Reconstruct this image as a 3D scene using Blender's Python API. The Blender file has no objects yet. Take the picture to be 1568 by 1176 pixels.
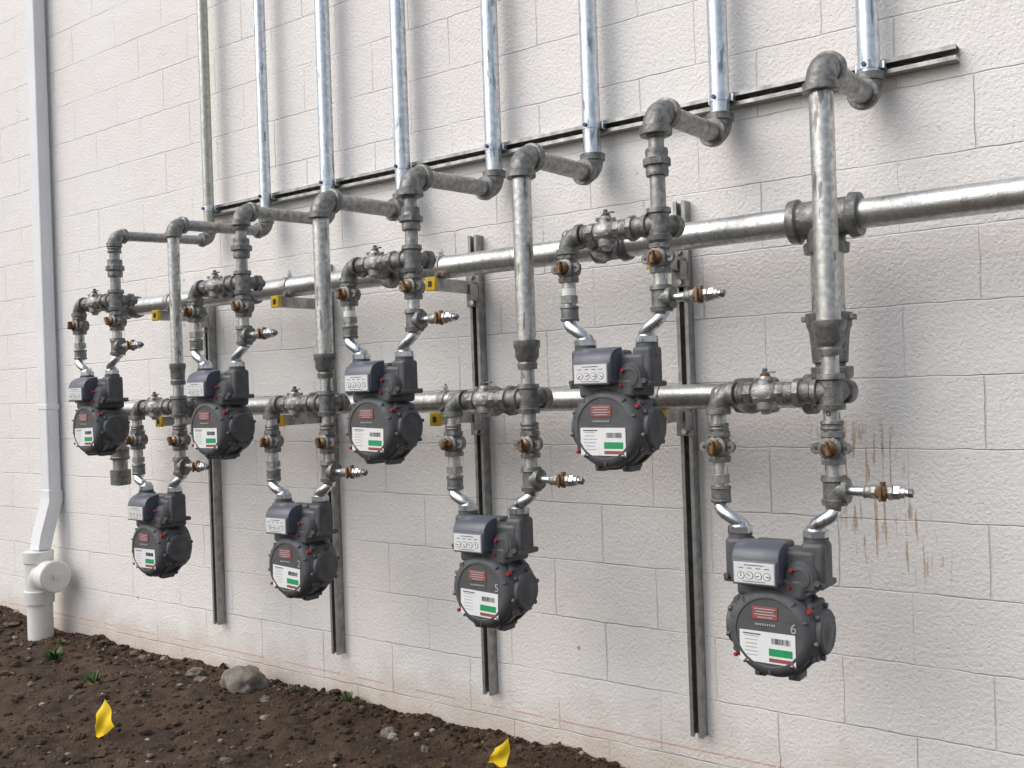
import bpy, bmesh, math, random
from mathutils import Vector, Matrix, noise
random.seed(7)
H=1.30
def P(x,w,z): return Vector((x,-w,z+H))
scene=bpy.context.scene
col=scene.collection
X=Vector((1,0,0)); Y=Vector((0,1,0)); Z=Vector((0,0,1))

# ---------------------------------------------------------------- materials
def newmat(name):
    m=bpy.data.materials.new(name); m.use_nodes=True
    nt=m.node_tree; b=nt.nodes['Principled BSDF']
    return m,nt,b
def N(nt,t,**kw):
    n=nt.nodes.new(t)
    for k,v in kw.items():
        if k in n.inputs: n.inputs[k].default_value=v
        else: setattr(n,k,v)
    return n
def L(nt,a,b): nt.links.new(a,b)
def ramp(nt,src,p0,c0,p1,c1):
    r=nt.nodes.new('ShaderNodeValToRGB')
    r.color_ramp.elements[0].position=p0; r.color_ramp.elements[0].color=(*c0,1)
    r.color_ramp.elements[1].position=p1; r.color_ramp.elements[1].color=(*c1,1)
    L(nt,src,r.inputs[0]); return r
def mixc(nt,f,a,b,mode='MIX'):
    m=nt.nodes.new('ShaderNodeMix'); m.data_type='RGBA'; m.blend_type=mode
    if isinstance(f,(int,float)): m.inputs[0].default_value=f
    else: L(nt,f,m.inputs[0])
    for i,v in ((6,a),(7,b)):
        if isinstance(v,tuple): m.inputs[i].default_value=(*v,1)
        else: L(nt,v,m.inputs[i])
    return m.outputs[2]
def coords(nt,scale=(1,1,1)):
    g=nt.nodes.new('ShaderNodeNewGeometry')
    mp=N(nt,'ShaderNodeMapping'); mp.inputs['Scale'].default_value=scale
    L(nt,g.outputs['Position'],mp.inputs[0]); return mp.outputs[0]
def simple(name,base,rough=.5,metal=0.,var=.15,scale=40,bump=.0,marks=0.,mcol=(.03,.03,.03),rvar=.1,thr=.63):
    m,nt,b=newmat(name)
    c=coords(nt)
    n=N(nt,'ShaderNodeTexNoise'); n.inputs['Scale'].default_value=scale; n.inputs['Detail'].default_value=3
    L(nt,c,n.inputs['Vector'])
    lo=tuple(x*(1-var) for x in base); hi=tuple(min(1,x*(1+var)) for x in base)
    r=ramp(nt,n.outputs[0],.35,lo,.65,hi)
    out=r.outputs[0]
    if marks>0:
        c2=coords(nt,(60,60,11))
        n2=N(nt,'ShaderNodeTexNoise'); n2.inputs['Scale'].default_value=1; n2.inputs['Detail'].default_value=4
        L(nt,c2,n2.inputs['Vector'])
        r2=ramp(nt,n2.outputs[0],thr,(0,0,0),thr+.05,(marks,)*3)
        out=mixc(nt,r2.outputs[0],out,mcol)
    L(nt,out,b.inputs['Base Color'])
    b.inputs['Metallic'].default_value=metal
    if rvar>0:
        mr=N(nt,'ShaderNodeMapRange'); mr.inputs[1].default_value=.3; mr.inputs[2].default_value=.7; mr.inputs[3].default_value=rough+rvar; mr.inputs[4].default_value=rough-rvar
        L(nt,n.outputs[0],mr.inputs[0]); L(nt,mr.outputs[0],b.inputs['Roughness'])
    else: b.inputs['Roughness'].default_value=rough
    if bump>0:
        n4=N(nt,'ShaderNodeTexNoise'); n4.inputs['Scale'].default_value=scale*4; n4.inputs['Detail'].default_value=1; L(nt,c,n4.inputs['Vector'])
        bp=N(nt,'ShaderNodeBump'); bp.inputs['Strength'].default_value=1; bp.inputs['Distance'].default_value=bump
        L(nt,n4.outputs[0],bp.inputs['Height']); L(nt,bp.outputs[0],b.inputs['Normal'])
    return m
M={}
M['galv']=simple('galvanized_pipe',(.56,.56,.545),.38,.82,.20,70,.0005,.68,(.10,.09,.08),thr=.60)
M['galvmain']=simple('galvanized_main',(.57,.58,.575),.35,.86,.16,60,.0004,.32,(.2,.19,.18),thr=.59)
M['galvdull']=simple('galvanized_dull',(.35,.345,.335),.48,.65,.22,60,.0007,.4,(.12,.11,.10))
M['bright']=simple('bright_conduit',(.63,.66,.69),.30,.92,.13,50,.0002,.68,(.16,.19,.23),rvar=.08,thr=.60)
M['oldpipe']=simple('yellowed_pipe',(.46,.46,.40),.38,.7,.12,50,.0003,.3,(.2,.2,.15))
M['iron']=simple('malleable_iron',(.205,.205,.20),.48,.55,.30,55,.0012,.32,(.08,.07,.06))
M['strut']=simple('strut_steel',(.36,.36,.35),.45,.75,.2,30,.0003,.2)
M['darkin']=simple('dark_recess',(.04,.04,.04),.7,0,.2,30)
M['meter']=simple('meter_grey_paint',(.088,.092,.098),.50,.0,.13,30,.0006,rvar=.06)
M['index']=simple('index_cover',(.105,.112,.14),.32,.0,.08,20,rvar=.05)
M['brass']=simple('bronze',(.22,.14,.08),.48,.8,.35,90,.0006)
M['white']=simple('label_white',(.80,.81,.81),.45,0,.03,30)
M['dial']=simple('dial_face',(.72,.73,.74),.25,0,.03,30,rvar=0)
M['red']=simple('red_plastic',(.42,.03,.035),.4,0,.1,30)
M['labelred']=simple('label_red',(.30,.085,.08),.5,0,.15,300)
M['green']=simple('label_green',(.02,.31,.12),.5,0,.1,100)
M['black']=simple('black_ink',(.02,.02,.02),.5,0,.1,100)
M['lgrey']=simple('grey_print',(.42,.43,.45),.5,0,.1,100)
M['yellow']=simple('yellow_plastic',(.75,.50,.03),.45,0,.12,60)
M['flagy']=simple('yellow_vinyl',(.85,.60,.02),.5,0,.08,20)
M['blue']=simple('blue_cap',(.04,.09,.28),.4,0,.1,60)
M['wire']=simple('steel_wire',(.3,.3,.3),.4,.9,.1,60)
M['pvc']=simple('pvc_white',(.74,.73,.70),.35,0,.08,8,.0)
M['dspout']=simple('downspout_paint',(.81,.82,.84),.35,0,.03,4,.0)
M['leaf']=simple('weed_leaf',(.05,.10,.02),.5,0,.4,50)
M['rock']=simple('stone',(.20,.18,.15),.85,0,.35,18,.004)

def wallmat():
    m,nt,b=newmat('painted_block')
    g=nt.nodes.new('ShaderNodeNewGeometry')
    sep=N(nt,'ShaderNodeSeparateXYZ'); L(nt,g.outputs['Position'],sep.inputs[0])
    def math_(op,a,bv):
        n=nt.nodes.new('ShaderNodeMath'); n.operation=op
        for i,v in ((0,a),(1,bv)):
            if isinstance(v,(int,float)): n.inputs[i].default_value=v
            else: L(nt,v,n.inputs[i])
        return n.outputs[0]
    nw=N(nt,'ShaderNodeTexNoise'); nw.inputs['Scale'].default_value=11; nw.inputs['Detail'].default_value=3
    L(nt,g.outputs['Position'],nw.inputs['Vector'])
    wob=math_('MULTIPLY',math_('SUBTRACT',nw.outputs[0],.5),.012)
    x=math_('ADD',math_('ADD',sep.outputs[0],40+.574+.0),wob)
    z=math_('ADD',math_('ADD',sep.outputs[2],.222-H+.2032*40),wob)
    cmb=N(nt,'ShaderNodeCombineXYZ'); L(nt,x,cmb.inputs[0]); L(nt,z,cmb.inputs[1])
    br=N(nt,'ShaderNodeTexBrick'); br.offset=.5; br.offset_frequency=2
    br.inputs['Scale'].default_value=1; br.inputs['Brick Width'].default_value=.4064; br.inputs['Row Height'].default_value=.2032
    br.inputs['Mortar Size'].default_value=.0034; br.inputs['Mortar Smooth'].default_value=1.0
    L(nt,cmb.outputs[0],br.inputs['Vector'])
    nf=N(nt,'ShaderNodeTexNoise'); nf.inputs['Scale'].default_value=3.2; nf.inputs['Detail'].default_value=4
    L(nt,g.outputs['Position'],nf.inputs['Vector'])
    fill=ramp(nt,nf.outputs[0],.36,(.28,)*3,.60,(1,)*3)
    joint=math_('MULTIPLY',br.outputs['Fac'],fill.outputs[0])
    n1=N(nt,'ShaderNodeTexNoise'); n1.inputs['Scale'].default_value=85; n1.inputs['Detail'].default_value=4; n1.inputs['Roughness'].default_value=.6
    L(nt,g.outputs['Position'],n1.inputs['Vector'])
    v=N(nt,'ShaderNodeTexVoronoi'); v.inputs['Scale'].default_value=62; L(nt,g.outputs['Position'],v.inputs['Vector'])
    pit=ramp(nt,v.outputs['Distance'],.06,(0,)*3,.24,(1,)*3)
    h=math_('ADD',math_('MULTIPLY',n1.outputs[0],1.1),math_('MULTIPLY',nw.outputs[0],.85))
    h=math_('ADD',h,math_('MULTIPLY',pit.outputs[0],.28))
    h=math_('SUBTRACT',h,math_('MULTIPLY',joint,.82))
    bp=N(nt,'ShaderNodeBump'); bp.inputs['Strength'].default_value=.9; bp.inputs['Distance'].default_value=.0048
    L(nt,h,bp.inputs['Height']); L(nt,bp.outputs[0],b.inputs['Normal'])
    n3=N(nt,'ShaderNodeTexNoise'); n3.inputs['Scale'].default_value=1.1; n3.inputs['Detail'].default_value=5
    L(nt,g.outputs['Position'],n3.inputs['Vector'])
    c=ramp(nt,n3.outputs[0],.3,(.815,.79,.765),.7,(.87,.855,.84)).outputs[0]
    c=mixc(nt,math_('MULTIPLY',joint,.15),c,(.40,.38,.36))
    zz=math_('SUBTRACT',sep.outputs[2],H)
    nd=N(nt,'ShaderNodeTexNoise'); nd.inputs['Scale'].default_value=7; nd.inputs['Detail'].default_value=5
    L(nt,g.outputs['Position'],nd.inputs['Vector'])
    zd=math_('ADD',zz,math_('MULTIPLY',math_('SUBTRACT',nd.outputs[0],.5),.34))
    mr=N(nt,'ShaderNodeMapRange'); mr.inputs[1].default_value=-1.30; mr.inputs[2].default_value=-1.08; mr.inputs[3].default_value=.55; mr.inputs[4].default_value=0
    L(nt,zd,mr.inputs[0])
    c=mixc(nt,mr.outputs[0],c,(.50,.37,.26))
    v2=N(nt,'ShaderNodeTexVoronoi'); v2.inputs['Scale'].default_value=2.6; L(nt,g.outputs['Position'],v2.inputs['Vector'])
    ds=ramp(nt,v2.outputs['Distance'],.018,(.6,)*3,.030,(0,)*3)
    c=mixc(nt,ds.outputs[0],c,(.22,.2,.18))
    dz=math_('ABSOLUTE',math_('ADD',zz,1.205),0)
    cl=math_('LESS_THAN',dz,.0028)
    cl=math_('MULTIPLY',cl,math_('GREATER_THAN',nd.outputs[0],.45))
    c=mixc(nt,math_('MULTIPLY',cl,.5),c,(.55,.16,.10))
    # thin rusty runs
    mp=N(nt,'ShaderNodeMapping'); mp.inputs['Scale'].default_value=(85,1,7.5); L(nt,g.outputs['Position'],mp.inputs[0])
    ns=N(nt,'ShaderNodeTexNoise'); ns.inputs['Scale'].default_value=1; ns.inputs['Detail'].default_value=2; L(nt,mp.outputs[0],ns.inputs['Vector'])
    st=ramp(nt,ns.outputs[0],.565,(0,)*3,.64,(1,)*3).outputs[0]
    def bump1(src,cen,hw,soft):
        d=math_('ABSOLUTE',math_('SUBTRACT',src,cen),0)
        r=N(nt,'ShaderNodeMapRange'); r.inputs[1].default_value=hw; r.inputs[2].default_value=hw+soft; r.inputs[3].default_value=1; r.inputs[4].default_value=0
        L(nt,d,r.inputs[0]); return r.outputs[0]
    xs_=math_('ADD',sep.outputs[0],math_('MULTIPLY',zz,.35))
    mk=math_('MULTIPLY',bump1(xs_,-.965,.085,.07),bump1(zz,-.37,.16,.10))
    c=mixc(nt,math_('MULTIPLY',math_('MULTIPLY',st,mk),.70),c,(.42,.26,.09))
    L(nt,c,b.inputs['Base Color']); b.inputs['Roughness'].default_value=.5
    return m
def soilmat():
    m,nt,b=newmat('soil')
    c=coords(nt)
    n=N(nt,'ShaderNodeTexNoise'); n.inputs['Scale'].default_value=5; n.inputs['Detail'].default_value=7; n.inputs['Roughness'].default_value=.65; L(nt,c,n.inputs['Vector'])
    r=ramp(nt,n.outputs[0],.33,(.040,.022,.012),.70,(.125,.075,.042))
    n2=N(nt,'ShaderNodeTexNoise'); n2.inputs['Scale'].default_value=90; n2.inputs['Detail'].default_value=5; L(nt,c,n2.inputs['Vector'])
    r2=ramp(nt,n2.outputs[0],.3,(.5,)*3,.72,(1.0,)*3)
    o=mixc(nt,1,r.outputs[0],r2.outputs[0],'MULTIPLY')
    L(nt,o,b.inputs['Base Color']); b.inputs['Roughness'].default_value=.95
    bp=N(nt,'ShaderNodeBump'); bp.inputs['Strength'].default_value=1; bp.inputs['Distance'].default_value=.010
    L(nt,n2.outputs[0],bp.inputs['Height']); L(nt,bp.outputs[0],b.inputs['Normal'])
    return m
def gravelmat():
    m,nt,b=newmat('clods_and_gravel')
    g=nt.nodes.new('ShaderNodeNewGeometry')
    r=nt.nodes.new('ShaderNodeValToRGB'); L(nt,g.outputs['Random Per Island'],r.inputs[0])
    e=r.color_ramp.elements; e[0].position=0; e[0].color=(.038,.021,.012,1); e[1].position=1; e[1].color=(.50,.47,.42,1)
    for p,cc in ((.6,(.085,.050,.029)),(.87,(.14,.09,.055)),(.955,(.21,.175,.14))):
        k=e.new(p); k.color=(*cc,1)
    n2=N(nt,'ShaderNodeTexNoise'); n2.inputs['Scale'].default_value=90; n2.inputs['Detail'].default_value=4; L(nt,g.outputs['Position'],n2.inputs['Vector'])
    r2=ramp(nt,n2.outputs[0],.3,(.55,)*3,.7,(1.,)*3)
    L(nt,mixc(nt,1,r.outputs[0],r2.outputs[0],'MULTIPLY'),b.inputs['Base Color']); b.inputs['Roughness'].default_value=.95
    bp=N(nt,'ShaderNodeBump'); bp.inputs['Distance'].default_value=.006; L(nt,n2.outputs[0],bp.inputs['Height']); L(nt,bp.outputs[0],b.inputs['Normal'])
    return m
M['wall']=wallmat(); M['soil']=soilmat(); M['gravel']=gravelmat()

# ---------------------------------------------------------------- mesh builder
def frame(a):
    a=a.normalized()
    t=Z if abs(a.z)<.9 else X
    u=t.cross(a).normalized(); v=a.cross(u).normalized()
    return u,v
class B:
    def __init__(s): s.bm=bmesh.new(); s.mats=[]
    def mi(s,m):
        if m not in s.mats: s.mats.append(m)
        return s.mats.index(m)
    def rings(s,m,rings,c0=True,c1=True):
        i=s.mi(m); R=[[s.bm.verts.new(p) for p in r] for r in rings]
        n=len(R[0])
        for a,b in zip(R,R[1:]):
            for k in range(n):
                f=s.bm.faces.new((a[k],a[(k+1)%n],b[(k+1)%n],b[k])); f.material_index=i; f.smooth=True
        if c0: f=s.bm.faces.new(R[0][::-1]); f.material_index=i; f.smooth=True
        if c1: f=s.bm.faces.new(R[-1]); f.material_index=i; f.smooth=True
    def rev(s,m,o,ax,prof,seg=24,ph=0):
        ax=ax.normalized(); u,v=frame(ax)
        prof=[(h,max(r,1e-4)) for h,r in prof]
        s.rings(m,[[o+ax*h+(u*math.cos(ph+2*math.pi*k/seg)+v*math.sin(ph+2*math.pi*k/seg))*r for k in range(seg)] for h,r in prof])
    def cyl(s,m,a,b,r,seg=24,ph=0):
        d=b-a; s.rev(m,a,d,[(0,r),(d.length,r)],seg,ph)
    def hexn(s,m,o,ax,h,r):
        s.rev(m,o,ax,[(-h/2,r*.88),(-h/2*.8,r),(h/2*.8,r),(h/2,r*.88)],6)
    def tube(s,m,pts,r,seg=20):
        rings=[]; u=None
        for k,p in enumerate(pts):
            if k==0: t=pts[1]-p
            elif k==len(pts)-1: t=p-pts[k-1]
            else: t=pts[k+1]-pts[k-1]
            t.normalize()
            if u is None: u,_=frame(t)
            u=(u-t*u.dot(t)).normalized(); v=t.cross(u)
            rr=r[k] if isinstance(r,(list,tuple)) else r
            rings.append([p+(u*math.cos(2*math.pi*j/seg)+v*math.sin(2*math.pi*j/seg))*rr for j in range(seg)])
        s.rings(m,rings)
    def strap(s,m,pts,wdir,w,t,ndirs):
        s.rings(m,[[p+wdir*w/2,p+wdir*w/2+n*t,p-wdir*w/2+n*t,p-wdir*w/2] for p,n in zip(pts,ndirs)])
    def box(s,m,c,size,bev=0,rot=None):
        i=s.mi(m)
        mat=Matrix.Translation(c)@(rot.to_4x4() if rot else Matrix.Identity(4))@Matrix.Diagonal((*size,1))
        r=bmesh.ops.create_cube(s.bm,size=1,matrix=mat); vs=r['verts']
        fs=set(f for v in vs for f in v.link_faces)
        for f in fs: f.material_index=i
        if bev>0:
            es=set(e for v in vs for e in v.link_edges)
            q=bmesh.ops.bevel(s.bm,geom=list(es),offset=bev,segments=3,profile=.5,affect='EDGES')
            for f in q['faces']: f.material_index=i; f.smooth=True
            for f in fs:
                if f.is_valid: f.smooth=True
    def done(s,name,parent=None,loc=None):
        bmesh.ops.recalc_face_normals(s.bm,faces=s.bm.faces)
        for e in s.bm.edges:
            if len(e.link_faces)==2 and e.calc_face_angle(0)>.62: e.smooth=False
        me=bpy.data.meshes.new(name); s.bm.to_mesh(me); s.bm.free()
        for k in s.mats: me.materials.append(M[k])
        ob=bpy.data.objects.new(name,me); col.objects.link(ob)
        if loc is not None: ob.location=loc
        if parent: ob.parent=parent
        return ob
def empty(name,loc=(0,0,0)):
    e=bpy.data.objects.new(name,None); e.empty_display_size=.1; e.location=loc; col.objects.link(e); return e

# fittings
def elbow(b,m,p,d1,d2,r,k=1.9):
    Lr=r*k; c=p+(d1+d2)*Lr
    pts=[c-d2*Lr*math.cos(t*math.pi/20)-d1*Lr*math.sin(t*math.pi/20) for t in range(11)]
    b.tube(m,pts,r*1.2)
    for d in (d1,d2):
        b.rev(m,p+d*Lr,d,[(-.45*r,r*1.2),(-.35*r,r*1.40),(.30*r,r*1.43),(.38*r,r*1.36),(.38*r,r*.9)])
def tee(b,m,p,run,brs,r,k=1.75,rr=None):
    Lr=r*k
    b.rev(m,p,run,[(-Lr-.1*r,r*.9),(-Lr-.1*r,r*1.36),(-Lr+.45*r,r*1.43),(-Lr+.6*r,r*1.2),(Lr-.6*r,r*1.2),(Lr-.45*r,r*1.43),(Lr+.1*r,r*1.36),(Lr+.1*r,r*.9)])
    for br in brs:
        b.rev(m,p,br,[(0,r*1.18),(Lr-.6*r,r*1.18),(Lr-.45*r,r*1.43),(Lr+.1*r,r*1.36),(Lr+.1*r,r*.9)])
def union(b,m,p,ax,r):
    b.rev(m,p,ax,[(-1.6*r,r),(-1.6*r,r*1.3),(-1.0*r,r*1.38),(-.8*r,r*1.3),(-.45*r,r*1.35),(-.4*r,r*1.62)],24)
    b.rev(m,p,ax,[(-.45*r,r*1.60),(-.35*r,r*1.72),(.35*r,r*1.72),(.5*r,r*1.5)],8)
    b.rev(m,p,ax,[(.4*r,r*1.45),(.7*r,r*1.3),(1.2*r,r*1.36),(1.6*r,r*1.3),(1.6*r,r)],24)
def coupling(b,m,p,ax,r,h):
    b.rev(m,p,ax,[(-h,r),(-h,r*1.28),(-h+.3*r,r*1.36),(-h+.45*r,r*1.25),(h-.45*r,r*1.25),(h-.3*r,r*1.36),(h,r*1.28),(h,r)])
def plug_valve(b,p,ax,r,rot=0.):
    F=-Y
    side=ax.cross(F).normalized()
    b.rev('iron',p,ax,[(-.040,r),(-.040,r*1.4),(-.028,r*1.45),(-.022,r*1.25),(-.012,r*1.5),(.012,r*1.5),(.022,r*1.25),(.028,r*1.45),(.040,r*1.4),(.040,r)],8)
    b.rev('iron',p,F,[(-.036,.018),(-.034,.024),(0,.031),(.026,.029),(.030,.022)],24)
    for sd in (1,-1):
        c=p+side*sd*.036+F*.012
        b.rev('iron',c,F,[(-.006,.013),(-.004,.0145),(.004,.0145),(.006,.013)],16)
        b.rev('darkin',c,F,[(0,.004),(.0072,.004)],10)
        b.box('iron',p+side*sd*.026+F*.012,(.022,.010,.022),.002)
    b.rev('brass',p,F,[(.026,.0205),(.034,.0205),(.037,.018),(.040,.012),(.042,.010)],20)
    R=Matrix.Rotation(rot,3,'Y')
    b.box('brass',p+F*.047,(.013,.016,.036),.003,R)
    b.rev('darkin',p+F*.0545+R@Vector((0,0,.010)),F,[(0,.0032),(.0018,.0032)],10)
def ball_valve(b,p,ax,r):
    b.rev('iron',p,ax,[(-.052,r),(-.052,r*1.38),(-.034,r*1.38),(-.030,r*1.15)],8)
    b.rev('iron',p,ax,[(.030,r*1.15),(.034,r*1.38),(.052,r*1.38),(.052,r)],8)
    b.rev('galvdull',p,ax,[(-.032,r*1.1),(-.024,r*1.42),(0,r*1.55),(.024,r*1.42),(.032,r*1.1)],20)
    b.rev('galvdull',p,Z,[(-.054,.008),(-.052,.013),(-.044,.015),(-.040,.024),(0,.028),(.034,.024),(.037,.018),(.044,.015)],12)
    for k in range(4):
        t=math.pi/4+k*math.pi/2
        b.hexn('galvdull',p+Vector((math.cos(t)*.024,math.sin(t)*.024,.036)),Z,.010,.006)
    b.rev('brass',p,Z,[(.044,.0130),(.050,.0130),(.052,.007),(.058,.007)],12)
    b.box('blue',p+Z*.061,(.010,.010,.006),.001)
    b.box('iron',p+Z*.054+X*.010,(.034,.010,.004),.001)
    b.box('galvdull',p-Y*.024,(.05,.012,.03),.003)
def side_cock(b,p):
    b.cyl('bright',p,p+X*.052,.0125,16)
    coupling(b,'galvdull',p+X*.046,X,.0125,.010)
    q=p+X*.080
    b.rev('galvdull',q,X,[(-.026,.013),(-.024,.018),(-.014,.019),(-.010,.016),(.010,.016),(.014,.019),(.024,.018),(.026,.013)],8)
    b.rev('brass',q,-Y,[(0,.016),(.018,.016),(.022,.011)],16)
    b.box('brass',q-Y*.025,(.008,.008,.040),.002)
    b.cyl('brass',q-Z*.022,q+Z*.024,.0075,12)
    b.hexn('bright',q+X*.034,X,.016,.018)
    b.rev('bright',q+X*.042,X,[(0,.0145),(.010,.0145),(.011,.010),(.017,.010)],12)
    b.rev('iron',q+X*.058,X,[(0,.0105),(.010,.0105),(.011,.009)],4)

# ---------------------------------------------------------------- data
XR=[-3.896,-3.468,-3.037,-2.594,-2.164,-1.713,-1.255,-.799]
XWALL=[-3.775,-3.376,-2.984,-2.565,-2.121,-1.707,-1.246,-.798]
ZT=[.705,.70,.698,.680,.698,.690,.737,.762]
LOW=[0,1,0,1,0,1,0,1]
WR=.48; ZU=.422; ZL=-.046; WM=.22; WP=.074
num=[None,None,None,'2',None,'5',None,'6']

def text(parent,body,loc,size,mat,rotx=90):
    cu=bpy.data.curves.new('marking','FONT'); cu.body=body; cu.size=size; cu.extrude=.0003; cu.align_x='CENTER'; cu.align_y='CENTER'
    ob=bpy.data.objects.new('marking',cu); col.objects.link(ob); cu.materials.append(M[mat])
    ob.rotation_euler=(math.radians(rotx),0,0); ob.location=loc; ob.parent=parent

def meter(x,ztop,n):
    root=empty('gas_meter',P(x,WR,ztop))
    b=B(); zc=-.228; c=Vector((0,0,zc)); F=-Y
    b.rev('meter',c,F,[(-.088,0),(-.088,.075),(-.078,.095),(-.05,.106),(-.034,.110),(-.033,.118),(-.022,.118),(-.021,.110),(.022,.110),(.023,.119),(.040,.119),(.041,.1125),(.056,.1115),(.068,.108),(.076,.100),(.080,.092),(.0805,.086),(.078,.084),(.078,0)],56)
    for a in (-112,-68,-30,8,172,210,35,145):
        t=math.radians(a); d=Vector((math.cos(t),0,math.sin(t)))
        q=c+d*.1165
        b.rev('meter',q,F,[(-.036,.010),(.036,.010),(.045,.0095)],12)
        b.hexn('meter',q+F*.048,F,.007,.0075)
    for sx in (-.042,.046):
        b.box('meter',c+Vector((sx,-.012,-.114)),(.030,.055,.018),.004)
    for sd in (1,-1):
        b.rev('meter',c+X*sd*.088,X*sd,[(0,.078),(.012,.076),(.020,.066),(.024,.058),(.034,.056),(.038,.050),(.036,.030),(.040,.020),(.042,0)],28)
        for k in range(6):
            t=k*math.pi/3+.3
            b.hexn('meter',c+X*sd*.114+Vector((0,math.cos(t)*.064,math.sin(t)*.064)),X,.010,.007)
    b.box('meter',Vector((0,.0,-.118)),(.176,.128,.052),.010)
    b.box('meter',Vector((0,.004,-.068)),(.222,.088,.088),.012)
    b.box('meter',Vector((0,.004,-.109)),(.262,.102,.016),.005)
    for sd in (1,-1):
        b.box('meter',Vector((sd*.100,0,-.060)),(.060,.072,.110),.012)
        b.rev('meter',Vector((sd*.100,0,0)),Z,[(-.03,.034),(-.004,.031),(.004,.031)],24)
        b.hexn('meter',Vector((sd*.118,-.053,-.100)),F,.010,.008)
    b.rev('meter',Vector((.075,0,-.088)),F,[(.02,.042),(.052,.040),(.060,.034),(.061,0)],28)
    b.rev('meter',Vector((.075,0,-.088)),F,[(.06,.030),(.063,.028),(.064,.020),(.062,.018),(.062,0)],24)
    b.box('meter',Vector((.075,-.038,-.105)),(.078,.042,.034),.006)
    b.box('meter',Vector((-.02,.022,-.026)),(.10,.05,.03),.010)
    for a in (20,50,130,160,-90,-130,-50):
        t=math.radians(a)
        b.box('meter',c+Vector((math.cos(t)*.098,-.076,math.sin(t)*.098)),(.016,.008,.006),.0015,Matrix.Rotation(-t,3,'Y'))
    b.done('body',root)
    b=B()
    prof=[(-.03,-.106),(-.094,-.106),(-.100,-.100),(-.101,-.050),(-.098,-.034),(-.089,-.020),(-.074,-.011),(-.056,-.005),(-.03,-.003)]
    xs=[(-.082,.93),(-.077,1),(.034,1),(.039,.93)]
    cy=sum(p[0] for p in prof)/len(prof); cz=sum(p[1] for p in prof)/len(prof)
    b.rings('index',[[Vector((x0,cy+(y-cy)*k,cz+(z-cz)*k)) for y,z in prof] for x0,k in xs])
    b.box('index',Vector((-.0215,-.1010,-.077)),(.116,.006,.062),.0028)
    b.done('index_housing',root)
    b=B(); zi=-.077
    b.box('lgrey',Vector((-.0215,-.1047,zi)),(.108,.002,.054),.0008)
    b.box('dial',Vector((-.0215,-.1061,zi)),(.104,.0016,.050),.0006)
    for k in range(4):
        q=Vector((-.0215+(k-1.5)*.0225,-.1069,zi-.006))
        b.rev('black',q,F,[(0,.0094),(.0006,.0094)],20)
        b.rev('white',q,F,[(.0004,.0082),(.0011,.0082)],20)
        t=random.uniform(0,6.28)
        b.box('black',q+F*.0016+Vector((math.sin(t)*.002,0,math.cos(t)*.002)),(.0018,.0008,.009),0,Matrix.Rotation(t,3,'Y'))
    for k in range(4):
        b.box('black',Vector((-.0215+(k-1.5)*.0225,-.1071,zi+.0125)),(.012,.0006,.0016))
    b.box('black',Vector((-.0215,-.1071,zi+.020)),(.05,.0006,.0016))
    b.box('black',Vector((-.0215,-.1071,zi-.0205)),(.06,.0006,.0012))
    b.done('index_dials',root)
    b=B(); f=-.0785
    b.box('labelred',Vector((-.008,f-.0005,-.180)),(.066,.002,.032),.0006)
    for k,wd in enumerate((.054,.046,.056,.040)):
        b.box('lgrey',Vector((-.008,f-.0018,-.1695-k*.007)),(wd,.0006,.0024))
    for k in range(9):
        b.box('lgrey',Vector((-.032+k*.006,f-.0012,-.2085)),(.0036,.0008,.005))
    cz=-.265
    tl=Matrix.Rotation(math.radians(random.uniform(-2,4)),3,'Y'); o=Vector((-.004,0,cz))
    def lb(m,x,z,w,h,lv):
        b.box(m,o+tl@Vector((x,0,z))+Vector((0,f-.0006-.0007*lv,0)),(w,.0014,h),0,tl)
    lb('white',0,0,.144,.077,0)
    lb('green',.034,-.010,.060,.018,1)
    lb('labelred',.034,-.0295,.060,.009,1)
    for k in range(16):
        lb('black',.012+k*.0031,.018,random.choice((.0008,.0014,.0019)),.014,1)
    for k in range(6):
        lb('lgrey',-.042,.026-k*.0095,random.uniform(.03,.045),.0018,1)
    lb('black',-.040,.031,.046,.0024,1)
    b.done('labels',root)
    b=B()
    for q,r,fd in ((Vector((.100,-.060,-.168)),.0060,F),(Vector((-.092,-.066,-.295)),.0055,F),(Vector((.058,-.061,-.070)),.0055,F),(Vector((.052,-.061,-.112)),.0045,F)):
        b.rev('red',q,fd,[(-.006,r),(.008,r),(.011,r*.7)],14)
    b.done('seals',root)
    if n: text(root,n,(.064,-.0792,-.212),.034,'lgrey')
    return root

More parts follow.
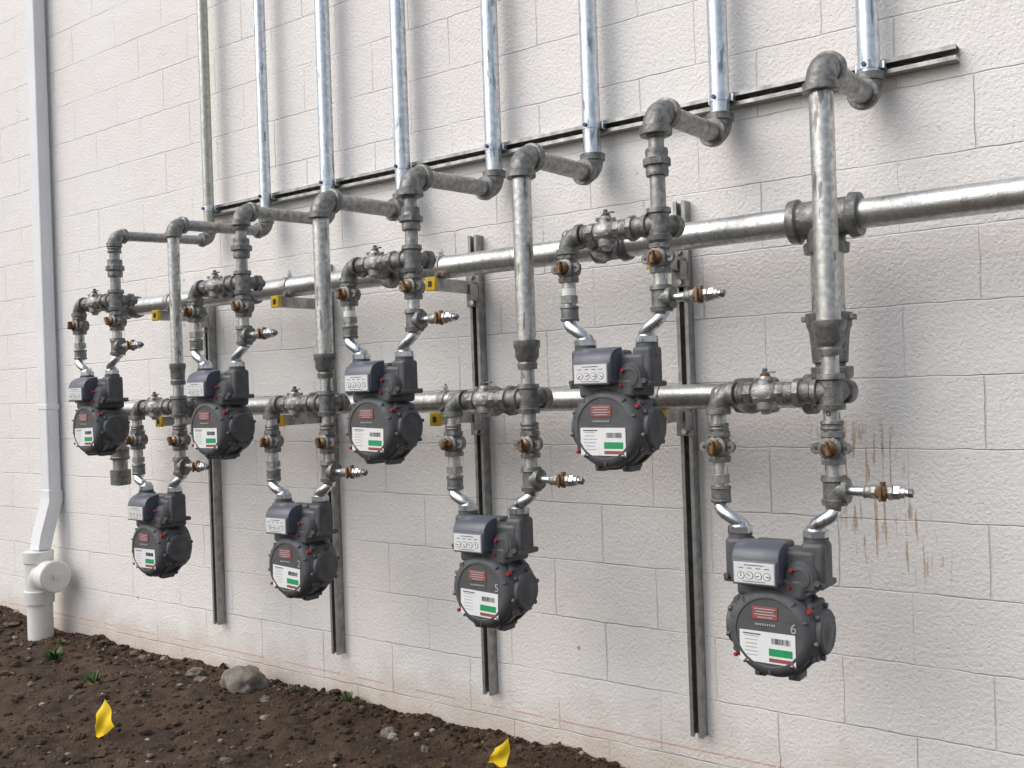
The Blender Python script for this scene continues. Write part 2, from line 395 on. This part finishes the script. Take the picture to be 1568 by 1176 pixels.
def meterset(i):
    xr,xw,zt,low=XR[i],XWALL[i],ZT[i],LOW[i]
    root=empty('gas_service_riser')
    xl=xr-.30; zc=ZL if low else ZU; r=.0215
    rt=.030 if i not in (0,1) else .024
    rs={0:.021,1:.0225,2:.024}.get(i,.0285)
    b=B()
    mt='oldpipe' if i==0 else 'bright'
    b.cyl(mt,P(xw,WP,zt+rs*1.9),P(xw,WP,4.6),rt,28)
    b.done('wall_pipe',root)
    b=B()
    elbow(b,'iron',P(xw,WP,zt),Z,-Y,rs*1.05)
    elbow(b,'iron',P(xr,WR,zt),Y,-Z,rs*1.1)
    b.cyl('galvdull',P(xw,WP+rs*1.8,zt),P(xr,WR-rs*1.8,zt),rs,24)
    b.done('top_elbows',root)
    b=B()
    if low:
        zred=.095
        rr=.0295 if i!=1 else .0235
        b.cyl('galv',P(xr,WR,zt-rs*1.9),P(xr,WR,zred+.02),rr,28)
        b.rev('iron',P(xr,WR,zred),Z,[(-.052,r),(-.052,r*1.35),(-.036,r*1.42),(-.030,r*1.25),(-.016,rr*1.22),(.010,rr*1.25),(.016,rr*1.38),(.034,rr*1.38),(.036,rr)],24)
        b.cyl('galv',P(xr,WR,zred-.05),P(xr,WR,zc),r,24)
    else:
        ru=r
        b.cyl('galvdull',P(xr,WR,zt-rs*1.9),P(xr,WR,zc),ru,24)
        union(b,'iron',P(xr,WR,zt-.145),Z,ru*1.08)
        coupling(b,'iron',P(xr,WR,zt-.066),Z,ru,.012)
    tee(b,'iron',P(xr,WR,zc),Z,[-X],r*1.12)
    b.rev('iron',P(xr,WR,zc),(Y+X*.25),[(0,.024),(.05,.024),(.052,.031),(.072,.031),(.074,.026)],20)
    b.rev('iron',P(xr,WR,zc)+(Y+X*.25).normalized()*.074,(Y+X*.25),[(0,.015),(.015,.014)],4)
    b.done('riser_pipe',root)
    b=B()
    b.cyl('galvdull',P(xr,WR,zc),P(xl,WR,zc),r*.9,20)
    union(b,'iron',P(xr-.082,WR,zc),X,r*.98)
    ball_valve(b,P(xr-.168,WR,zc),X,r)
    coupling(b,'iron',P(xr-.232,WR,zc),X,r*.95,.010)
    elbow(b,'iron',P(xl,WR,zc),X,-Z,r*1.08)
    b.cyl('iron',P(xl,WR,zc),P(xl,WM,zc),r,20)
    coupling(b,'iron',P(xl,WR-.06,zc),Y,r,.018)
    coupling(b,'iron',P(xl,WM+.10,zc),Y,r,.022)
    b.done('bypass_line',root)
    if low: zv,zu,zs0=zc-.138,zc-.245,zc-.290; port=-.400+ .0
    else:   zv,zu,zs0=zc-.092,zc-.205,zc-.245; port=.097
    if i==7: port=-.412
    cx=(xr+xl)/2
    b=B()
    b.cyl('galv',P(xl,WR,zc-.03),P(xl,WR,zs0),r*.92,20)
    coupling(b,'iron',P(xl,WR,zv+.052),Z,r*.92,.010)
    plug_valve(b,P(xl,WR,zv),Z,r,.25+random.uniform(-.3,.3))
    coupling(b,'iron',P(xl,WR,zu-.018),Z,r*.95,.022)
    b.rev('galvdull',P(xl,WR,zu+.022),Z,[(-.010,r*1.2),(.012,r*1.2)],8)
    if i in (6,4): b.rev('white',P(xl,WR,zu+.045),Z,[(-.010,r*.97),(.010,r*.97)],20)
    b.cyl('galv',P(xr,WR,zc-.03),P(xr,WR,zs0),r*.95,20)
    coupling(b,'iron',P(xr,WR,zv+.055),Z,r,.012)
    plug_valve(b,P(xr,WR,zv),Z,r,-.25+random.uniform(-.3,.3))
    tee(b,'iron',P(xr,WR,zu+.003),Z,[X],r*1.05,1.5)
    side_cock(b,P(xr+.036,WR,zu+.003))
    for xa,xb in ((xl,cx-.100),(xr,cx+.100)):
        pts=[]
        z0=zs0+.006; z1=port+.018
        for k in range(15):
            t=k/14; s=t*t*(3-2*t); s=s*s*(3-2*s)
            zz=z0+(z1-z0)*t
            pts.append(P(xa+(xb-xa)*s,WR+.014*math.sin(math.pi*t),zz))
        b.tube('bright',pts,.0172,18)
        b.rev('bright',P(xa,WR,z0),-Z,[(-.004,.024),(.006,.022),(.012,.017)],20)
        b.hexn('bright',P(xb,WR,port+.014),Z,.020,.032)
        b.rev('bright',P(xb,WR,port+.030),Z,[(-.008,.027),(.004,.021),(.008,.017)],20)
    b.done('meter_legs',root)
    if low and i==7: text(root,'6',P(xr,WR+.0262,zc-.05),.028,'black')
    if low and i==5: text(root,'5',P(xr,WR+.0262,zc+.07),.024,'black')
    meter(cx,port,num[i])
for i in range(8): meterset(i)

# ---------------------------------------------------------------- manifold
root=empty('gas_manifold_pipe')
R=.040
b=B()
b.cyl('galvmain',P(-4.20,WM,ZU),P(2.6,WM,ZU),R,32)
for i in (0,2,4,6):
    tee(b,'iron',P(XR[i]-.30,WM,ZU),X,[-Y],R*.92,1.5)
b.rev('iron',P(-4.26,WM,ZU),X,[(-.02,.02),(-.01,.046),(.03,.05),(.04,.044)])
XD=-.885
tee(b,'iron',P(XD,WM,ZU),X,[-Z],R*1.08,2.1)
b.done('upper_main',root)
b=B()
b.cyl('galvmain',P(-4.33,WM,ZL-.010),P(XD,WM,ZL-.010),R*.93,32)
for i in (1,3,5,7):
    tee(b,'iron',P(XR[i]-.30,WM,ZL-.010),X,[-Y],R*.9,1.5)
elbow(b,'iron',P(XD+.004,WM,ZL-.010),-X,Z,R*.98,1.5)
b.cyl('iron',P(XD,WM,ZL+.03),P(XD,WM,.10),R*1.0,24)
b.rev('iron',P(XD,WM,.085),Z,[(-.06,R*.98),(-.055,R*1.18),(-.01,R*1.25),(.03,R*1.35),(.045,R*1.50),(.078,R*1.55),(.082,R*1.1)],28)
for sx in (1,-1): b.box('iron',P(XD+sx*R*1.55,WM,.150),(.020,.030,.016),.003)
b.cyl('galv',P(XD,WM,.155),P(XD,WM,ZU),R*1.10,32)
tee(b,'iron',P(-4.33,WM,ZL-.010),Z,[X],R*.85,1.5)
b.cyl('galvdull',P(-4.33,WM,ZL),P(-4.33,WM,-.38),R*.85,24)
coupling(b,'iron',P(-4.33,WM,-.27),Z,R*.85,.03)
b.rev('iron',P(-4.33,WM,-.38),Z,[(-.045,.02),(-.04,.046),(.03,.048),(.032,.04)],24)
b.done('lower_main',root)

def channel(b,a,axis,length,front,mat='strut'):
    side=axis.cross(front).normalized(); w=.041; t=.0028
    rot=Matrix((side,axis,front)).transposed()
    mid=a+axis*length/2
    b.box(mat,mid+front*(t/2),(w,length,t),0,rot)
    for s in (1,-1):
        b.box(mat,mid+front*(w/2+t/2)+side*s*(w/2-t/2),(t,length,w-t),0,rot)
        b.box(mat,mid+front*(w-t/2)+side*s*(w/2-t-.0045),(.0090,length,t),0,rot)
        b.box(mat,mid+front*(w-t-.003)+side*s*(w/2-t-.008),(.002,length,.006),0,rot)
    n=int(length/.0508)
    for k in range(n):
        b.box('darkin',a+axis*(.0254+k*.0508)+front*(t+.0006),(.014,.028,.001),0,rot)
XS=[-3.87,-3.07,-2.26,-1.413]; zb=[-1.08,-1.11,-1.15,-1.148]; ztp=[.50,.53,.556,.566]
AL=[.25,.24,.225,.165]
for k in range(4):
    root=empty('strut_support')
    b=B(); channel(b,P(XS[k],.001,zb[k]),Z,ztp[k]-zb[k],-Y); b.done('upright',root)
    b=B(); al=AL[k]; wm=WM
    for zm,rm in ((ZU,R),(ZL-.01,R*.93)):
        za=zm-rm-.0215
        channel(b,P(XS[k],.046,za-.0205),-Y,al,Z)
        b.box('yellow',P(XS[k],.046+al+.007,za),(.047,.016,.047),.003)
        b.box('darkin',P(XS[k],.046+al+.016,za),(.016,.001,.020),0)
        b.box('strut',P(XS[k],.0455,za-.01),(.060,.006,.12),.001)
        b.box('strut',P(XS[k]+.025,.072,za-.02),(.005,.05,.06),.001)
        b.hexn('bright',P(XS[k],.052,za-.055),Y,.010,.011)
        b.hexn('bright',P(XS[k],.052,za+.042),Y,.010,.011)
        ang=[math.pi*j/14 for j in range(15)]
        nd=[Vector((0,-math.cos(t),math.sin(t))) for t in ang]
        b.strap('strut',[P(XS[k],wm,zm)+n*(rm+.0006) for n in nd],X,.030,.003,nd)
        b.hexn('bright',P(XS[k],wm,zm+rm+.012),Z,.012,.009)
        b.cyl('bright',P(XS[k],wm,zm+rm),P(XS[k],wm,zm+rm+.028),.0045,8)
    b.done('arms',root)
root=empty('strut_rail')
b=B(); channel(b,P(-3.86,.001,.852),X,3.86-.578,-Y); b.done('channel',root)
b=B()
for i in range(8):
    rt=.030 if i not in (0,1) else .024
    x=XWALL[i]
    ang=[math.pi*j/14 for j in range(15)]
    nd=[Vector((math.cos(t),-math.sin(t),0)) for t in ang]
    b.strap('bright',[P(x,WP,.852)+n*(rt+.0005) for n in nd],Z,.022,.0018,nd)
    for s in (1,-1): b.box('bright',P(x+s*(rt+.006),.056,.852),(.010,.024,.022),.002)
    b.hexn('blue',P(x-.004,WP+rt+.006,.852),Y,.008,.007)
b.done('pipe_clamps',root)

# ---------------------------------------------------------------- wall & ground
b=B(); b.box('wall',Vector((-5,.10+.0,2.6)),(34,.20,6.2)); b.done('block_wall')

def gh(x,w):
    z=-1.300
    t=max(0,min(1,(-5.35-x)/.7)); z+=.07*t*t*(3-2*t)*max(0,1-w/.8)
    t=max(0,min(1,(x+2.6)/1.2)); z-=.02*t
    far=1 if (-8<x<1 and -1<w<4) else .0
    p=Vector((x,w,0))
    z+=noise.noise(p*1.7)*.030
    if far:
        z+=noise.noise(p*6)*.020+noise.noise(p*19+Vector((5,3,1)))*.012+abs(noise.noise(p*47))*.011
    return z
def axis_pts(lo,hi,step,ext):
    a=[lo+(hi-lo)*k/int((hi-lo)/step) for k in range(int((hi-lo)/step)+1)]
    s=step; x=hi
    while x<ext: s*=1.35; x+=s; a.append(x)
    s=step; x=lo
    while x>-ext: s*=1.35; x-=s; a.insert(0,x)
    return a
gx=axis_pts(-7.2,-1.0,.014,400); gw=axis_pts(-.05,2.0,.014,400)
vs=[(x,-w,gh(x,w)+H) for w in gw for x in gx]
nx=len(gx)
fs=[(j*nx+i,j*nx+i+1,(j+1)*nx+i+1,(j+1)*nx+i) for j in range(len(gw)-1) for i in range(nx-1)]
me=bpy.data.meshes.new('dirt_ground'); me.from_pydata(vs,[],fs); me.update()
me.flip_normals() if me.polygons[0].normal.z<0 else None
me.polygons.foreach_set('use_smooth',[True]*len(me.polygons)); me.materials.append(M['soil'])
col.objects.link(bpy.data.objects.new('dirt_ground',me))

def ico(n):
    t0=bmesh.new(); bmesh.ops.create_icosphere(t0,subdivisions=n,radius=1)
    r=([v.co.copy() for v in t0.verts],[[v.index for v in f.verts] for f in t0.faces]); t0.free(); return r
I1=ico(1); I2=ico(2); I3=ico(4)
def stones(name,items,mat,hi=False):
    V=[];Fc=[]
    for (x,w,s,fl) in items:
        iv,iff=I3 if hi else (I2 if s>.011 else I1)
        o=len(V); q=Matrix.Rotation(random.uniform(0,6.28),3,Vector((random.random(),random.random(),random.random()+.01)))
        sc=Vector((random.uniform(.7,1.3),random.uniform(.6,1.1),random.uniform(.45,.85)*fl)); sd=Vector((random.random()*50,random.random()*50,0))
        if hi: sc=Vector((1.15,.9,.72*fl))
        c=Vector((x,-w,gh(x,w)+H+s*.15))
        rz=Matrix.Rotation(random.uniform(0,6.28),3,'Z')
        for v in iv:
            k=1+noise.noise(v*1.4+sd)*(.35 if hi else .55)
            if hi: k+=noise.noise(v*4+sd)*.14+noise.noise(v*9+sd)*.06
            elif s>.011: k+=noise.noise(v*3+sd)*.3
            p=q@(v*k); p=rz@Vector((p.x*sc.x,p.y*sc.y,p.z*sc.z)); V.append(c+p*s)
        Fc+=[[a+o for a in f] for f in iff]
    me=bpy.data.meshes.new(name); me.from_pydata(V,[],Fc); me.update(); me.materials.append(M[mat])
    ob=bpy.data.objects.new(name,me); col.objects.link(ob); return ob
it=[]
for k in range(9000):
    x=random.uniform(-6.8,-1.0); w=random.uniform(0.0,1.6) if random.random()<.7 else abs(random.gauss(0,.12))
    s=min(.024,.003+random.expovariate(1/.0036))
    it.append((x,w,s,1))
for k in range(110):
    it.append((random.uniform(-6.5,-1.2),random.uniform(.02,1.5),random.uniform(.018,.036),.7))
stones('soil_clods_and_gravel',it,'gravel')
for args in ((-3.53,.15,.085,1.2),(-3.86,.17,.035,1.0),(-3.78,.20,.028,.8),(-2.62,.20,.030,.9)):
    rk=stones('rock',[args],'rock',True)
    for p in rk.data.polygons: p.use_smooth=True

def weed(x,w,n,s):
    b=B()
    for k in range(n):
        a=random.uniform(0,6.28); l=s*random.uniform(.4,1); lean=random.uniform(.3,1.3)
        d=Vector((math.cos(a),math.sin(a),0)); sd=Vector((-d.y,d.x,0)); o=P(x,w,gh(x,w))+d*random.uniform(0,s*.6)
        i=b.mi('leaf'); wd=s*random.uniform(.06,.13)
        prev=None
        for j in range(5):
            t=j/4; c=o+d*l*lean*t*.7+Z*l*(t-.5*t*t*lean*.7); ww=wd*math.sin(math.pi*(.12+.8*t))+.0006
            cur=(b.bm.verts.new(c-sd*ww),b.bm.verts.new(c+sd*ww))
            if prev: f=b.bm.faces.new((prev[0],prev[1],cur[1],cur[0])); f.material_index=i
            prev=cur
    b.done('weed_plant')
for x,w,n,s in ((-4.75,.36,50,.07),(-4.22,.46,40,.06),(-2.98,.06,18,.045),(-3.25,.10,14,.035),(-4.95,.2,16,.04),(-2.2,.12,9,.025)): weed(x,w,n,s)

def flag(x,w,zb_,pts):
    root=empty('marking_flag',P(x,w,zb_))
    b=B(); b.tube('wire',[Vector((0,0,-.06)),Vector((.004,.006,.03)),Vector((.010,.01,.07))],.0016,8); b.done('wire_stem',root)
    b=B(); i=b.mi('flagy'); n=14
    g=[]
    for r_ in range(n+1):
        row=[]
        for c_ in range(n+1):
            u=c_/n; v=r_/n
            p=(pts[0]*(1-u)+pts[1]*u)*(1-v)+(pts[3]*(1-u)+pts[2]*u)*v
            p=p+Vector((math.sin(v*9+u*2)*.002,math.sin(u*5+v*3)*.008+math.sin(v*8-u*3)*.004,math.sin(u*6+1)*.003)); row.append(b.bm.verts.new(p))
        g.append(row)
    for r_ in range(n):
        for c_ in range(n):
            f=b.bm.faces.new((g[r_][c_],g[r_][c_+1],g[r_+1][c_+1],g[r_+1][c_])); f.material_index=i; f.smooth=True
    b.done('flag_sheet',root)
flag(-3.50,.84,gh(-3.50,.84)+.012,[Vector((-.068,0,-.015)),Vector((.078,.01,.068)),Vector((.018,.0,.160)),Vector((-.036,-.01,.078))])
flag(-2.06,.245,gh(-2.06,.245)+.005,[Vector((-.060,0,-.02)),Vector((.035,.01,-.02)),Vector((.045,.0,.098)),Vector((-.012,-.01,.050))])

# ---------------------------------------------------------------- downspout + pvc
root=empty('downspout')
b=B(); xd=-5.295
b.box('dspout',P(xd,.050,2.0),(.090,.070,5.10),.010)
def rect(c,wx,wy): return [c+Vector((sx*wx/2,sy*wy/2,0)) for sx,sy in ((-1,-1),(1,-1),(1,1),(-1,1))]
b.rings('dspout',[rect(P(xd,.052,-.50),.096,.076),rect(P(xd,.052,-.56),.096,.076),rect(P(xd-.01,.10,-.74),.094,.076),rect(P(xd-.012,.115,-.82),.09,.07)])
b.box('dspout',P(xd,.050,-.04),(.095,.075,.030),.004)
b.done('pipe',root)
root=empty('pvc_cleanout')
b=B(); c=P(-5.315,.125,-.955)
b.rev('pvc',c,Z,[(-.45,.066),(-.16,.066),(-.158,.076),(-.09,.078),(-.085,.070),(0,.070),(.06,.070),(.068,.077),(.125,.078),(.13,.060)],32)
b.tube('pvc',[c+Z*-.08,c+Z*-.03+X*.012,c+X*.05+Z*0,c+X*.11],[.068,.070,.070,.070],32)
b.rev('pvc',c,X,[(.085,.072),(.09,.080),(.15,.080),(.153,.074),(.158,.086),(.175,.087),(.180,.080),(.180,.0)],32)
b.box('pvc',c+X*.186,(.012,.030,.030),.002)
b.done('fitting',root)

# ---------------------------------------------------------------- camera & light
cam=bpy.data.cameras.new('camera'); co=bpy.data.objects.new('camera',cam); col.objects.link(co)
a=Vector((-.5948,.8039,0)); Rr=Vector((.8039,.5948,0)); k=.034
Rc=(Rr-Z*k).normalized(); Uc=(Z+Rr*k).normalized()
m=Matrix((Rc,Uc,-a)).transposed().to_4x4(); m.translation=P(0,2.877,0)
co.matrix_world=m
cam.sensor_width=36; cam.lens=34.35; cam.clip_end=1500; cam.clip_start=.05
scene.camera=co
sd=Vector((-.45,-.70,.85)).normalized()
el=math.asin(sd.z); az=math.atan2(sd.x,sd.y)
sl=bpy.data.lights.new('sun','SUN'); sl.energy=1.5; sl.angle=math.radians(62); sl.color=(1,.975,.945)
so=bpy.data.objects.new('sun',sl); col.objects.link(so); so.rotation_euler=sd.to_track_quat('Z','Y').to_euler()
w=bpy.data.worlds.new('World'); scene.world=w; w.use_nodes=True
nt=w.node_tree; bg=nt.nodes['Background']
sky=nt.nodes.new('ShaderNodeTexSky'); sky.sky_type='NISHITA'; sky.sun_disc=False
sky.sun_elevation=el; sky.sun_rotation=az; sky.dust_density=3; sky.air_density=1.2
hs=nt.nodes.new('ShaderNodeHueSaturation'); hs.inputs['Saturation'].default_value=.66; hs.inputs['Value'].default_value=1.05
nt.links.new(sky.outputs[0],hs.inputs['Color']); nt.links.new(hs.outputs[0],bg.inputs[0]); bg.inputs[1].default_value=.15
scene.view_settings.view_transform='Standard'; scene.view_settings.look='None'; scene.view_settings.exposure=0
